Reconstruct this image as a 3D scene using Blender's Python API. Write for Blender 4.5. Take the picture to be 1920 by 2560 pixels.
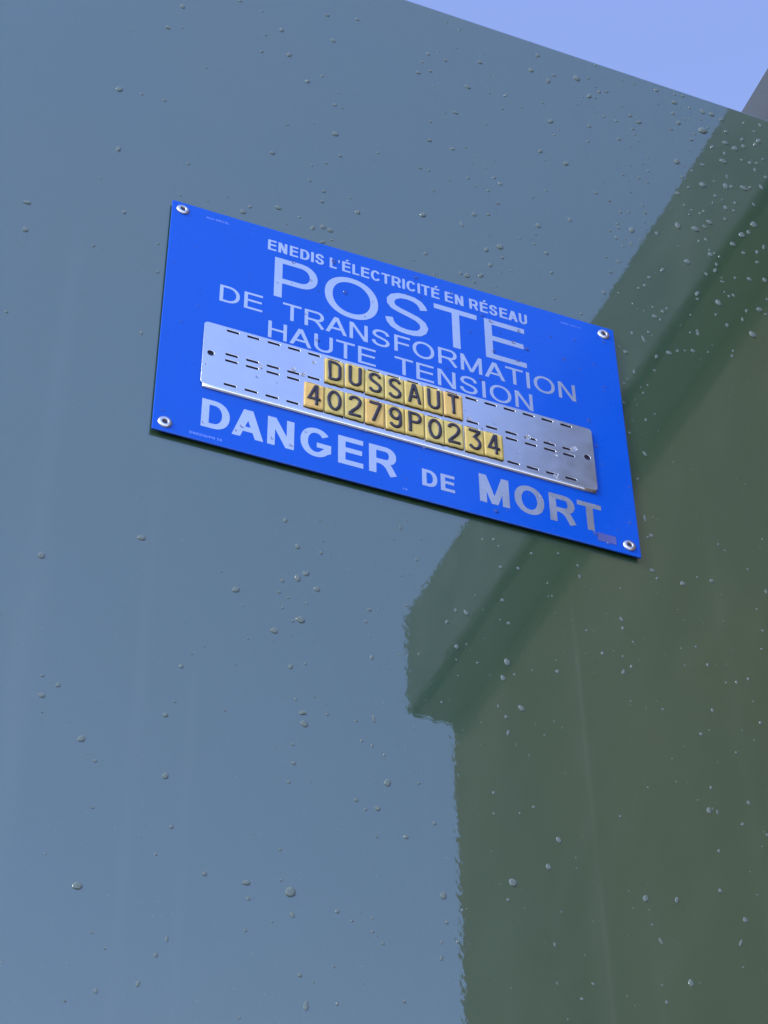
import bpy, bmesh, math, random
from mathutils import Vector, Matrix

random.seed(7)
scene = bpy.context.scene
for o in list(bpy.data.objects):
    bpy.data.objects.remove(o)
C = scene.collection
Z0 = 2.39                       # height of the sign's lower edge above the ground, metres
PY_ = 0.003                     # front face of the painted panel (sign face is y = 0)

# ---------------------------------------------------------------- camera
yaw, pitch, roll = 0.383736171, 0.755204786, -0.0134651478
cy, sy, cp, sp, cr, sr = math.cos(yaw), math.sin(yaw), math.cos(pitch), math.sin(pitch), math.cos(roll), math.sin(roll)
fwd = Vector((sy*cp, cy*cp, sp))
r0 = Vector((cy, -sy, 0)); u0 = r0.cross(fwd)
right = r0*cr + u0*sr; up = -r0*sr + u0*cr
cam_d = bpy.data.cameras.new('camera'); cam = bpy.data.objects.new('camera', cam_d); C.objects.link(cam)
M = Matrix(((right.x, up.x, -fwd.x), (right.y, up.y, -fwd.y), (right.z, up.z, -fwd.z))).to_4x4()
M.translation = Vector((-0.189147356, -0.807926951, -0.837817921 + Z0))
cam.matrix_world = M
cam_d.sensor_fit = 'VERTICAL'; cam_d.sensor_height = 36.0
cam_d.lens = 5327.77070/2560*36.0
cam_d.clip_start = 0.01; cam_d.clip_end = 2000
scene.camera = cam

# ---------------------------------------------------------------- world, sun, exposure
SUN = Vector((-0.78, -0.30, 0.56)).normalized()
w = bpy.data.worlds.new('World'); scene.world = w; w.use_nodes = True
nt = w.node_tree; nt.nodes.clear()
sky = nt.nodes.new('ShaderNodeTexSky'); sky.sky_type = 'NISHITA'; sky.sun_disc = False
sky.sun_elevation = math.asin(SUN.z)
sky.sun_rotation = math.atan2(SUN.x, SUN.y)
sky.altitude = 0; sky.air_density = 1.0; sky.dust_density = 0.0; sky.ozone_density = 4.0
bg = nt.nodes.new('ShaderNodeBackground'); bg.inputs['Strength'].default_value = 0.15
ow = nt.nodes.new('ShaderNodeOutputWorld')
tint = nt.nodes.new('ShaderNodeMix'); tint.data_type = 'RGBA'; tint.blend_type = 'MULTIPLY'; tint.inputs[0].default_value = 1.0
tint.inputs[7].default_value = (1.28, .98, 1.0, 1)      # cool magenta white balance of the photograph, same for the whole sky
nt.links.new(sky.outputs[0], tint.inputs[6]); nt.links.new(tint.outputs[2], bg.inputs[0]); nt.links.new(bg.outputs[0], ow.inputs[0])
sd = bpy.data.lights.new('sun', 'SUN'); so = bpy.data.objects.new('sun', sd); C.objects.link(so)
sd.energy = 0.8; sd.angle = math.radians(12); sd.color = (1.0, 0.90, 0.76)
so.rotation_euler = SUN.to_track_quat('Z', 'Y').to_euler(); so.location = SUN*20
scene.view_settings.view_transform = 'Standard'; scene.view_settings.look = 'None'
scene.view_settings.exposure = 1.53; scene.view_settings.gamma = 1.0
scene.view_settings.use_curve_mapping = False
scene.render.engine = 'CYCLES'
scene.cycles.max_bounces = 10; scene.cycles.transmission_bounces = 8
scene.cycles.caustics_refractive = True; scene.cycles.caustics_reflective = False
scene.cycles.use_denoising = True
scene.cycles.sample_clamp_indirect = 6.0

# ---------------------------------------------------------------- material helpers
def mat(name):
    m = bpy.data.materials.new(name); m.use_nodes = True
    n = m.node_tree; b = n.nodes['Principled BSDF']
    return m, n, b
def N(n, t, **kw):
    x = n.nodes.new(t)
    for k, v in kw.items():
        if k.startswith('i_'): x.inputs[int(k[2:])].default_value = v
        else: setattr(x, k, v)
    return x
def L(n, a, b): n.links.new(a, b)
def coords(n, scale=(1, 1, 1), kind='Object'):
    t = N(n, 'ShaderNodeTexCoord'); m = N(n, 'ShaderNodeMapping'); m.inputs['Scale'].default_value = scale
    L(n, t.outputs[kind], m.inputs[0]); return m.outputs[0]
def noise(n, vec, scale, detail=2, rough=.5):
    x = N(n, 'ShaderNodeTexNoise'); x.inputs['Scale'].default_value = scale
    x.inputs['Detail'].default_value = detail; x.inputs['Roughness'].default_value = rough
    L(n, vec, x.inputs['Vector']); return x.outputs['Fac']
def rng(n, fac, a, b, c, d):
    x = N(n, 'ShaderNodeMapRange'); x.inputs[1].default_value = a; x.inputs[2].default_value = b
    x.inputs[3].default_value = c; x.inputs[4].default_value = d; L(n, fac, x.inputs[0]); return x.outputs[0]
def mixc(n, fac, a, b):
    x = N(n, 'ShaderNodeMix', data_type='RGBA')
    if fac is not None: L(n, fac, x.inputs[0])
    for i, v in ((6, a), (7, b)):
        if isinstance(v, tuple): x.inputs[i].default_value = v
        else: L(n, v, x.inputs[i])
    return x.outputs[2]
def math_(n, op, a, b=None):
    x = N(n, 'ShaderNodeMath', operation=op)
    for i, v in ((0, a), (1, b)):
        if v is None: continue
        if isinstance(v, (int, float)): x.inputs[i].default_value = v
        else: L(n, v, x.inputs[i])
    return x.outputs[0]
def bump(n, h, strength, dist, prev=None):
    x = N(n, 'ShaderNodeBump'); x.inputs['Strength'].default_value = strength; x.inputs['Distance'].default_value = dist
    L(n, h, x.inputs['Height'])
    if prev is not None: L(n, prev, x.inputs['Normal'])
    return x.outputs[0]

def paint_material():
    m, n, b = mat('green_gloss_paint')
    v = coords(n)
    sep = N(n, 'ShaderNodeSeparateXYZ'); L(n, v, sep.inputs[0]); X, Z = sep.outputs[0], sep.outputs[2]
    big = noise(n, v, 4.0, 3)
    col = mixc(n, rng(n, big, .35, .65, 0, 1), (.048, .097, .039, 1), (.042, .097, .048, 1))
    # dried rain runs: vertical pale streaks, wandering slightly
    vz = coords(n, (1, 1, .12)); wob = rng(n, noise(n, vz, 9, 3), 0, 1, -.006, .006)
    xw = math_(n, 'ADD', X, wob)
    breakup = rng(n, noise(n, coords(n, (6, 6, 1)), 9, 4, .6), .38, .62, 0, 1)
    tot = None
    for xs, wd, amp, zt in ((.254, .0016, 1.0, -.02), (.250, .005, .55, -.05), (.281, .004, .35, -.24), (.007, .004, .35, .0), (.034, .003, .3, -.1),
                            (-.048, .005, .25, -.05), (-.055, .006, .6, .19), (.16, .002, .2, .0), (.35, .004, .3, .2), (.20, .01, .25, .1)):
        d = math_(n, 'DIVIDE', math_(n, 'SUBTRACT', xw, xs), wd)
        g = math_(n, 'POWER', 2.718, math_(n, 'MULTIPLY', math_(n, 'MULTIPLY', d, d), -1.0))
        top = rng(n, Z, Z0 + zt - .07, Z0 + zt, 1, 0)
        g = math_(n, 'MULTIPLY', math_(n, 'MULTIPLY', g, top), amp)
        tot = g if tot is None else math_(n, 'ADD', tot, g)
    tot = math_(n, 'MULTIPLY', tot, rng(n, breakup, 0, 1, .45, 1))
    col = mixc(n, math_(n, 'MULTIPLY', tot, .12), col, (.20, .25, .20, 1))
    # fine dust specks
    sp_ = rng(n, noise(n, v, 900, 1), .74, .80, 0, .25)
    col = mixc(n, sp_, col, (.30, .32, .28, 1))
    L(n, col, b.inputs['Base Color'])
    b.inputs['Roughness'].default_value = .30
    b.inputs['IOR'].default_value = 1.45
    b.inputs['Coat Weight'].default_value = 1.0
    b.inputs['Coat IOR'].default_value = 2.52
    L(n, math_(n, 'ADD', math_(n, 'MULTIPLY', tot, .05), .012), b.inputs['Coat Roughness'])
    h1 = noise(n, v, 260, 2); h2 = noise(n, v, 70, 2); h3 = noise(n, v, 3, 1)
    nn = bump(n, h3, 1.0, .0003); nn = bump(n, h2, 1.0, .000010, nn); nn = bump(n, h1, 1.0, .0000085, nn)
    L(n, nn, b.inputs['Coat Normal']); L(n, nn, b.inputs['Normal'])
    return m
def simple(name, col, rough=.5, metal=0., coat=0., coat_ior=1.5, bumpd=0., bscale=200, var=0., ior=1.5, vscale=20):
    m, n, b = mat(name)
    v = coords(n)
    f = noise(n, v, vscale, 4)
    lo = tuple(c*(1-var) for c in col)+(1,); hi = tuple(min(1, c*(1+var)) for c in col)+(1,)
    L(n, mixc(n, rng(n, f, .3, .7, 0, 1), lo, hi), b.inputs['Base Color'])
    L(n, rng(n, noise(n, v, vscale*4, 3), .3, .7, rough*.85, rough*1.15), b.inputs['Roughness'])
    b.inputs['Metallic'].default_value = metal; b.inputs['IOR'].default_value = ior
    b.inputs['Coat Weight'].default_value = coat; b.inputs['Coat IOR'].default_value = coat_ior
    b.inputs['Coat Roughness'].default_value = .08
    if bumpd: L(n, bump(n, noise(n, v, bscale, 3), 1.0, bumpd), b.inputs['Normal'])
    return m

M_paint = paint_material()
M_blue = simple('blue_sign_film', (.0003, .106, .68), .30, ior=1.25, coat=.6, coat_ior=1.45, bumpd=.00002, bscale=60, var=.03)
M_metal = simple('bare_aluminium_lettering', (.88, .90, .94), .27, metal=1, var=.03, bumpd=.00001, bscale=400)
M_small = simple('pale_blue_print', (.20, .36, .95), .35, metal=.3, var=.04)
M_grey = simple('grey_logo_block', (.17, .20, .55), .40, metal=.6, var=.08)
M_plate = simple('satin_aluminium_plate', (.86, .88, .92), .24, metal=1, var=.04, bumpd=.00003, bscale=90)
M_rivet = simple('aluminium_rivet', (.72, .72, .75), .34, metal=1, var=.05, bumpd=.00002, bscale=500)
M_dark = simple('dark_rivet_core_gap_shade', (.05, .045, .07), .5, var=.2)
M_slot_shade = simple('slot_shade_navy', (.012, .012, .035), .6)
M_letter = simple('dark_raised_character', (.030, .026, .040), .35, coat=.2, var=.25, bumpd=.00006, bscale=700, vscale=300)
M_tiles = [simple('yellow_tile_plain', (.76, .58, .15), .38, var=.05, vscale=90, bumpd=.00006, bscale=160),
           simple('yellow_tile_greenish', (.73, .59, .17), .38, var=.05, vscale=90, bumpd=.00006, bscale=160),
           simple('yellow_tile_orange', (.82, .55, .15), .38, var=.05, vscale=90, bumpd=.00006, bscale=160)]
M_fascia = simple('grey_fascia_coating', (.060, .072, .076), .8, var=.05, vscale=3, bumpd=.0004, bscale=40)
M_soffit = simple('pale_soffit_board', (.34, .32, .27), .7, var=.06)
M_wall = simple('dark_render', (.100, .078, .050), .9, var=.2, vscale=3, bumpd=.003, bscale=80)
M_roof = simple('grey_roof_membrane', (.12, .12, .12), .8, var=.2, vscale=2, bumpd=.003, bscale=60)
M_conc = simple('concrete_plinth', (.30, .29, .27), .85, var=.15, vscale=5, bumpd=.002, bscale=90)
M_ground = simple('gravel_ground', (.40, .37, .32), .95, var=.35, vscale=30, bumpd=.01, bscale=60)
M_frame = simple('dark_window_frame', (.05, .05, .05), .4, var=.1)
M_glass = simple('window_glass', (.02, .025, .03), .03, coat=1, var=.1)
def water_material(name, light_mix, col):
    # rain water: clear refraction mixed with colour that paints light into the drops
    m, n, b = mat(name)
    v = coords(n, kind='Generated')
    nn = bump(n, noise(n, v, 2.5, 1), .06, .1)
    b.inputs['Base Color'].default_value = (1, 1, 1, 1); b.inputs['Roughness'].default_value = 0.0
    b.inputs['IOR'].default_value = 1.333; b.inputs['Transmission Weight'].default_value = 1.0
    L(n, nn, b.inputs['Normal'])
    c = N(n, 'ShaderNodeBsdfPrincipled'); c.inputs['Base Color'].default_value = col
    c.inputs['Roughness'].default_value = .05; c.inputs['IOR'].default_value = 1.45; L(n, nn, c.inputs['Normal'])
    x = N(n, 'ShaderNodeMixShader'); x.inputs[0].default_value = light_mix
    L(n, b.outputs[0], x.inputs[1]); L(n, c.outputs[0], x.inputs[2]); L(n, x.outputs[0], n.nodes['Material Output'].inputs[0])
    return m
M_water_t = water_material('clear_plate_water', .25, (.75, .8, .9, 1))
M_water_s = water_material('clear_rain_water', .15, (.2, .3, .8, 1))
M_water = water_material('rain_water', .58, (.25, .32, .28, 1))

# ---------------------------------------------------------------- object helpers
def link(name, me, m=None, parent=None, loc=None):
    o = bpy.data.objects.new(name, me); C.objects.link(o)
    if m is not None and me is not None and not me.materials: me.materials.append(m)
    if parent: o.parent = parent
    if loc: o.location = loc
    return o
def tag(o, label=None, cat=None, group=None, kind=None):
    if label: o['label'] = label
    if cat: o['category'] = cat
    if group: o['group'] = group
    if kind: o['kind'] = kind
    return o
def to_mesh(bm, name, smooth=False):
    bmesh.ops.recalc_face_normals(bm, faces=bm.faces)
    me = bpy.data.meshes.new(name); bm.to_mesh(me); bm.free()
    if smooth:
        for p in me.polygons: p.use_smooth = True
    return me
def box_bm(x0, x1, y0, y1, z0, z1, bev=0., seg=2, bm=None):
    own = bmesh.new()
    bmesh.ops.create_cube(own, size=1)
    for v in own.verts:
        v.co = Vector(((x0+x1)/2+v.co.x*(x1-x0), (y0+y1)/2+v.co.y*(y1-y0), (z0+z1)/2+v.co.z*(z1-z0)))
    if bev: bmesh.ops.bevel(own, geom=own.edges[:], offset=bev, segments=seg, affect='EDGES', profile=.5)
    return own
def box(name, x0, x1, y0, y1, z0, z1, m, parent=None, bev=0., seg=2):
    me = to_mesh(box_bm(x0, x1, y0, y1, z0, z1, bev, seg), name, smooth=False)
    return link(name, me, m, parent)
def extrude_profile(name, prof, y0, y1, m, parent=None, smooth=False):   # prof in (x,z), extruded along y
    bm = bmesh.new()
    a = [bm.verts.new((x, y0, z)) for x, z in prof]; b = [bm.verts.new((x, y1, z)) for x, z in prof]
    k = len(prof)
    for i in range(k): bm.faces.new((a[i], a[(i+1) % k], b[(i+1) % k], b[i]))
    bm.faces.new(a); bm.faces.new(b[::-1])
    return link(name, to_mesh(bm, name, smooth), m, parent)

# ---------------------------------------------------------------- ground
bm = bmesh.new(); bmesh.ops.create_grid(bm, x_segments=8, y_segments=8, size=300)
tag(link('ground', to_mesh(bm, 'ground'), M_ground), kind='structure')

# ---------------------------------------------------------------- the transformer cabin the sign hangs on
KX0, KX1, KD, KT = -1.35, .80, 2.2, Z0 + .5115
kiosk = tag(link('transformer_cabin', None), 'green glossy metal transformer cabin wall wet with rain behind the blue sign', 'cabin')
def slab(name, x0, x1, y0, y1, z0, z1, m, bev): return box(name, x0, x1, y0, y1, z0, z1, m, kiosk, bev, 3)
slab('front_panel', KX0, KX1, PY_, PY_+.05, .12, KT, M_paint, .0022)
slab('side_panel', KX0, KX0+.05, PY_+.052, PY_+KD-.052, .12, KT-.004, M_paint, .0012)
slab('side_panel', KX1-.05, KX1, PY_+.052, PY_+KD-.052, .12, KT-.004, M_paint, .0012)
slab('rear_panel', KX0, KX1, PY_+KD-.05, PY_+KD, .12, KT-.004, M_paint, .0012)
slab('roof', KX0+.052, KX1-.052, PY_+.052, PY_+KD-.052, KT-.09, KT-.03, M_roof, .003)
slab('plinth', KX0-.03, KX1+.03, PY_-.02, PY_+KD+.02, 0, .118, M_conc, .006)

# ---------------------------------------------------------------- the house beside it; its eave passes over the cabin
house = tag(link('house', None), 'dark walled house beside the green cabin with a pale grey roof edge overhead', 'house')
H_ = 2.4; kx = .452
EX = -0.1891 + kx*H_; EZ = Z0 - .8378 + H_          # upper edge of the roof band
EY0, EY1 = -1.785, 9.0
WX = EX + .080; BH = .215
r_ = .012
_a = math.radians(-.83); _R = Matrix.Rotation(_a, 3, 'Z'); _P = Vector((EX, EY0, 0))   # not quite square to the cabin
house.rotation_euler = (0, 0, _a); house.location = _P - _R @ _P
prof = [(EX, EZ), (EX, EZ-BH*.5)] + [(EX + r_ - r_*math.cos(a), EZ - BH + r_ - r_*math.sin(a)) for a in [i*math.pi/2/10 for i in range(11)]] + [(EX+.018, EZ-BH), (EX+.018, EZ)]
extrude_profile('roof_band', prof, EY0, EY1, M_fascia, house)
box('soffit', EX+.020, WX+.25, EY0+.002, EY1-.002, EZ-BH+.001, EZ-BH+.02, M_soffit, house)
box('roof', EX+.06, EX+7.8, EY0+.03, EY1-.03, EZ+.002, EZ+.03, M_roof, house)
box('roof_band', EX+.052, EX+7.9, EY0, EY0+.05, EZ-BH+.035, EZ, M_fascia, house)
zt = EZ - BH - .001
# side wall with two window openings
wins = [(1.3, 2.2, zt-1.35, zt-.30), (3.2, 4.6, zt-1.35, zt-.30)]
segs = []
ys = [EY0+.004] + [v for w_ in wins for v in w_[:2]] + [EY1-.004]
bm = bmesh.new()
def addbox(bm, *a):
    t = box_bm(*a); me = bpy.data.meshes.new('t'); t.to_mesh(me); t.free(); bm.from_mesh(me); bpy.data.meshes.remove(me)
for i in range(0, len(ys), 2): addbox(bm, WX, WX+.25, ys[i], ys[i+1], 0, zt)
for y0, y1, z0, z1 in wins:
    addbox(bm, WX, WX+.25, y0, y1, 0, z0); addbox(bm, WX, WX+.25, y0, y1, z1, zt)
link('wall', to_mesh(bm, 'wall'), M_wall, house)
box('wall', WX+.252, EX+7.5, EY0+.004, EY0+.25, 0, zt, M_wall, house)
for y0, y1, z0, z1 in wins:
    fr = link('window', None, None, house)
    bm = bmesh.new()
    for a in ((WX+.06, WX+.12, y0, y0+.05, z0, z1), (WX+.06, WX+.12, y1-.05, y1, z0, z1), (WX+.06, WX+.12, y0+.051, y1-.051, z0, z0+.05),
              (WX+.06, WX+.12, y0+.051, y1-.051, z1-.05, z1), (WX+.06, WX+.12, (y0+y1)/2-.025, (y0+y1)/2+.025, z0+.051, z1-.051)): addbox(bm, *a)
    link('frame', to_mesh(bm, 'frame'), M_frame, fr)
    box('pane', WX+.085, WX+.09, y0+.052, (y0+y1)/2-.027, z0+.052, z1-.052, M_glass, fr)
    box('pane', WX+.085, WX+.09, (y0+y1)/2+.027, y1-.052, z0+.052, z1-.052, M_glass, fr)

# ---------------------------------------------------------------- printed lettering, drawn stroke by stroke like a wide grotesque
# advance, ink left, ink right in 1/1000 em; cap height 716
MET = dict(A=(667, 3, 664), C=(722, 50, 678), D=(722, 83, 671), E=(667, 79, 621), F=(611, 82, 583), G=(778, 53, 709), H=(722, 80, 641),
           I=(278, 93, 187), L=(556, 73, 523), M=(833, 74, 757), N=(722, 76, 640), O=(778, 48, 733), P=(667, 77, 622), R=(722, 79, 706),
           S=(667, 45, 616), T=(611, 21, 591), U=(722, 79, 641))
MET['\u00c9'] = MET['E']; MET['\u2019'] = (240, 62, 170); MET['-'] = (333, 40, 290); MET['/'] = (278, 0, 278)
for c_ in '0123456789': MET[c_] = (556, 45, 510)
def ell(cx, cz, rx, rz, a0, a1, n=18, e=1.0):
    out = []
    for i in range(n+1):
        a = math.radians(a0+(a1-a0)*i/n); c, s_ = math.cos(a), math.sin(a)
        out.append((cx+rx*math.copysign(abs(c)**e, c), cz+rz*math.copysign(abs(s_)**e, s_)))
    return out
S_PATH = [(.97, .74), (.93, .83), (.85, .92), (.70, .98), (.50, 1.0), (.30, .98), (.13, .905), (.05, .80), (.055, .70), (.13, .615), (.30, .56),
          (.55, .505), (.78, .445), (.92, .36), (.97, .25), (.93, .14), (.82, .05), (.66, .01), (.48, 0), (.28, .02), (.11, .09), (.03, .18), (0, .29)]
DIGIT = {'0': [ell(.5, .5, .5, .5, 90, 450, 20)], '1': [[(.2, .8), (.6, 1), (.6, 0)]], '2': [ell(.5, .72, .46, .28, 160, -25, 8)+[(0, 0), (1, 0)]],
         '4': [[(.75, 0), (.75, 1), (0, .3), (1, .3)]], '5': [[(.9, 1), (.15, 1), (.05, .55), (.5, .65), (.95, .4), (.8, .08), (.4, 0), (0, .15)]],
         '-': [[(0, .4), (1, .4)]], '/': [[(0, 0), (1, 1)]]}
def strokes_of(c, w, H, v, h):
    """closed polygons ('p') and centre-line strokes ('s') of one capital, w wide and H high (mm), stems v, bars h"""
    a, b = v/2, h/2; X0, X1, Zb, Zt = a, w-a, b, H-b; o = []
    bar = lambda x0, x1, z0, z1: o.append(('p', [(x0, z0), (x1, z0), (x1, z1), (x0, z1)]))
    if c in 'E\u00c9FL':
        bar(0, v, 0, H)
        if c != 'F': bar(v, w, 0, h)
        if c != 'L': bar(v, w, H-h, H); bar(v, w*(.955 if c != 'F' else .93), H*.53-b, H*.53+b)
        if c == '\u00c9': o.append(('p', [(w*.40, H*1.075), (w*.60, H*1.075), (w*.86, H*1.26), (w*.52, H*1.26)]))
    elif c == 'H': bar(0, v, 0, H); bar(w-v, w, 0, H); bar(v, w-v, H*.53-b, H*.53+b)
    elif c == 'I': bar(w/2-a, w/2+a, 0, H)
    elif c == 'T': bar(0, w, H-h, H); bar(w/2-a, w/2+a, 0, H-h)
    elif c == 'N': bar(0, v, 0, H); bar(w-v, w, 0, H); o.append(('p', [(0, H), (v*1.12, H), (w, 0), (w-v*1.12, 0)]))
    elif c == 'M':
        bar(0, v, 0, H); bar(w-v, w, 0, H); d = v*.98
        o.append(('p', [(0, H), (d*1.05, H), (w/2+d*.46, 0), (w/2-d*.46, 0)])); o.append(('p', [(w, H), (w-d*1.05, H), (w/2-d*.46, 0), (w/2+d*.46, 0)]))
    elif c == 'A':
        d = v*1.10; e = d*.56
        o.append(('p', [(0, 0), (d, 0), (w/2+e, H), (w/2-e, H)])); o.append(('p', [(w, 0), (w-d, 0), (w/2-e, H), (w/2+e, H)]))
        k = H*.30; q = (w/2-e)*k/H; bar(q+d*.5, w-q-d*.5, k-b, k+b)
    elif c == 'O': o.append(('s', ell(w/2, H/2, w/2-a, H/2-b, 0, 360, 40, .94)))
    elif c == 'C': o.append(('s', ell(w/2, H/2, w/2-a, H/2-b, 33, 327, 34, .94)))
    elif c == 'G':
        o.append(('s', ell(w/2, H/2, w/2-a, H/2-b, 36, 318, 34, .94) + [(w-a, H*.27), (w-a, H*.50)]))
        bar(w*.53, w-v, H*.505-h, H*.505)
    elif c == 'S': o.append(('s', [(X0+(X1-X0)*x, Zb+(Zt-Zb)*z) for x, z in S_PATH]))
    elif c == 'U': o.append(('s', [(X0, H), (X0, H*.36)] + ell(w/2, H*.36, w/2-a, H*.36-b, 180, 360, 20, .94)[1:-1] + [(X1, H*.36), (X1, H)]))
    elif c == 'D':
        r = (w-v)*.60; zr = (Zt-Zb)/2
        o.append(('s', [(v, Zt), (X1-r, Zt)] + ell(X1-r, H/2, r, zr, 90, -90, 22, .92)[1:-1] + [(X1-r, Zb), (v, Zb)])); bar(0, v, 0, H)
    elif c in 'PR':
        m = H*(.43 if c == 'P' else .45); r = (w-v)*(.40 if c == 'P' else .34); xr = X1 if c == 'P' else X1-w*.055; zr = (Zt-m)/2
        o.append(('s', [(v, Zt), (xr-r, Zt)] + ell(xr-r, (Zt+m)/2, r, zr, 90, -90, 18, .92)[1:-1] + [(xr-r, m), (v, m)])); bar(0, v, 0, H)
        if c == 'R': o.append(('s', [(w*.40, m), (w*.55, m-b*.6), (w*.68, m*.66), (w-v*.60, 0)]))
    elif c == '\u2019': o.append(('p', [(0, H*.98), (w, H*.98), (w*.75, H*.68), (w*.1, H*.68)]))
    elif c in DIGIT: o += [('s', [(X0+(X1-X0)*x, Zb+(Zt-Zb)*z) for x, z in st]) for st in DIGIT[c]]
    return o
def strip(bm, pts, v, h, f, y):
    pts = [Vector(p) for p in pts]; n = len(pts); closed = (pts[0]-pts[-1]).length < 1e-4
    if closed: pts = pts[:-1]; n -= 1
    L_, R_ = [], []
    for i in range(n):
        d1 = pts[i]-pts[i-1] if (closed or i) else pts[1]-pts[0]
        d2 = pts[(i+1) % n]-pts[i] if (closed or i < n-1) else pts[-1]-pts[-2]
        d1, d2 = d1.normalized(), d2.normalized(); t = (d1+d2).normalized(); nr = Vector((-t.y, t.x))
        wd = math.hypot(v*t.y, h*t.x)/2 * min(1.6, 1/max(.5, t.dot(d2)))
        L_.append(pts[i]+nr*wd); R_.append(pts[i]-nr*wd)
    A = [bm.verts.new(f(p, y)) for p in L_]; B = [bm.verts.new(f(p, y)) for p in R_]
    for i in range(n if closed else n-1):
        k = (i+1) % n; bm.faces.new((A[i], A[k], B[k], B[i]))
def word(name, text, x0, x1, z0, cap, v, h, m, parent, y=-.00006):
    """flat bare-metal lettering: text fitted between x0 and x1 (mm), baseline z0, cap height cap, stems v, bars h (mm)"""
    pen = 0; xs = []
    for ch in text:
        if ch == ' ': pen += 300; continue
        xs.append((ch, pen)); pen += MET[ch][0]
    lo = xs[0][1]+MET[xs[0][0]][1]; hi = xs[-1][1]+MET[xs[-1][0]][2]; sx = (x1-x0)/(hi-lo)
    bm = bmesh.new()
    for ch, px in xs:
        gl = x0+(px+MET[ch][1]-lo)*sx; gw = (MET[ch][2]-MET[ch][1])*sx
        ov = cap*.012 if ch in 'OCGS' else 0
        for i, (kind, pts) in enumerate(strokes_of(ch, gw, cap+2*ov, v, h)):
            f = lambda p, yy: ((gl+p[0])*1e-3, yy, (z0-ov+p[1])*1e-3)
            yy = y - .000004*i                    # overlapping strokes sit a hair apart so no two faces coincide
            if kind == 'p': bm.faces.new([bm.verts.new(f(p, yy)) for p in pts])
            else: strip(bm, pts, v, h, f, yy)
    for fc in bm.faces:
        fc.normal_update()
        if fc.normal.y > 0: fc.normal_flip()
    fs = bm.faces[:]
    # real film thickness: side walls down to the plate
    bd = [e for e in bm.edges if len(e.link_faces) == 1]
    for e in bd:
        a_, b_ = e.verts; lp = e.link_loops[0]
        p, q = lp.vert, lp.link_loop_next.vert
        p2 = bm.verts.new((p.co.x, 0, p.co.z)); q2 = bm.verts.new((q.co.x, 0, q.co.z))
        bm.faces.new((q, p, p2, q2))
    me = bpy.data.meshes.new(name); bm.to_mesh(me); bm.free()
    return link(name, me, m, parent)

# ---------------------------------------------------------------- the sign
sign = tag(link('warning_sign', None, None, None, (0, 0, Z0)), 'blue high voltage warning sign with bare metal lettering riveted to the green panel', 'sign')
box('gap_shade_spacer', .004, .296, .00125, .0029, .004, .196, M_dark, sign)  # added dark filler for the shaded gap, keeps the shadow line thin
bm = box_bm(0, .30, 0, .0012, 0, .20, .0004, 2)
link('backing_plate', to_mesh(bm, 'backing_plate'), M_blue, sign)
W = lambda *a, **k: word('lettering', *a, M_metal, sign, **k)
W('ENEDIS', 62.3, 99.2, 179.6, 9.5, 1.8, 1.5)
W('L\u2019\u00c9LECTRICIT\u00c9', 102.9, 176.8, 179.6, 9.5, 1.75, 1.5)
W('EN', 180.4, 193.2, 179.6, 9.5, 1.8, 1.5)
W('R\u00c9SEAU', 197.2, 237.4, 179.6, 9.5, 1.8, 1.5)
W('POSTE', 67.2, 234.6, 138.2, 36.2, 5.1, 4.4)
W('DE', 33.6, 60.5, 120.0, 14.6, 2.2, 1.75)
W('TRANSFORMATION', 73.3, 267.1, 120.0, 14.6, 2.2, 1.75)
W('HAUTE', 64.6, 133.0, 100.2, 14.7, 2.2, 1.75)
W('TENSION', 145.3, 236.6, 100.2, 14.7, 2.2, 1.75)
W('DANGER', 27.5, 146.0, 11.9, 22.2, 4.5, 3.8)
W('DE', 161.0, 181.4, 11.9, 13.3, 2.8, 2.3)
W('MORT', 197.1, 276.3, 11.6, 22.3, 4.5, 3.8)
S = lambda *a, **k: word('small_print', *a, M_small, sign, **k)
S('ALU-METAL', 21.9, 37.0, 191.8, 1.7, .38, .36)
S('ENEDIS/PR 50', 21.5, 40.4, 3.7, 1.9, .42, .38)
S('SIPR 1504 C', 261.7, 275.8, 191.4, 1.4, .25, .25)
S('25', 148.4, 151.8, 4.0, 1.6, .35, .32)
bm = box_bm(.2721, .2842, -.00012, -.00002, .0050, .0114)
link('logo_block', to_mesh(bm, 'logo_block'), M_grey, sign)  # plain grey block for a small logo area of bare metal

def rivet_mesh():
    prof = [(3.45, 0), (3.5, .25), (3.3, .55), (2.9, .85), (2.3, 1.05), (1.75, 1.08), (1.45, .95), (1.3, .6), (1.25, 0.1)]
    bm = bmesh.new(); n = 28; rings = []
    for r, h in prof: r *= 1.17; rings.append([bm.verts.new((r*1e-3*math.cos(t), -h*1e-3, r*1e-3*math.sin(t))) for t in [2*math.pi*i/n for i in range(n)]])
    for a, b in zip(rings, rings[1:]):
        for i in range(n): bm.faces.new((a[i], a[(i+1) % n], b[(i+1) % n], b[i]))
    return to_mesh(bm, 'rivet', True)
def mandrel_mesh():
    bm = bmesh.new(); n = 16; rings = []
    for r, h in [(1.43, .1), (1.4, .38), (.9, .5), (.4, .42)]: rings.append([bm.verts.new((r*1e-3*math.cos(t), -h*1e-3, r*1e-3*math.sin(t))) for t in [2*math.pi*i/n for i in range(n)]])
    for a, b in zip(rings, rings[1:]):
        for i in range(n): bm.faces.new((a[i], a[(i+1) % n], b[(i+1) % n], b[i]))
    bm.faces.new(rings[-1])
    return to_mesh(bm, 'rivet_core', True)
rm, mm_ = rivet_mesh(), mandrel_mesh(); rm.materials.append(M_rivet); mm_.materials.append(M_dark)
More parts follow.
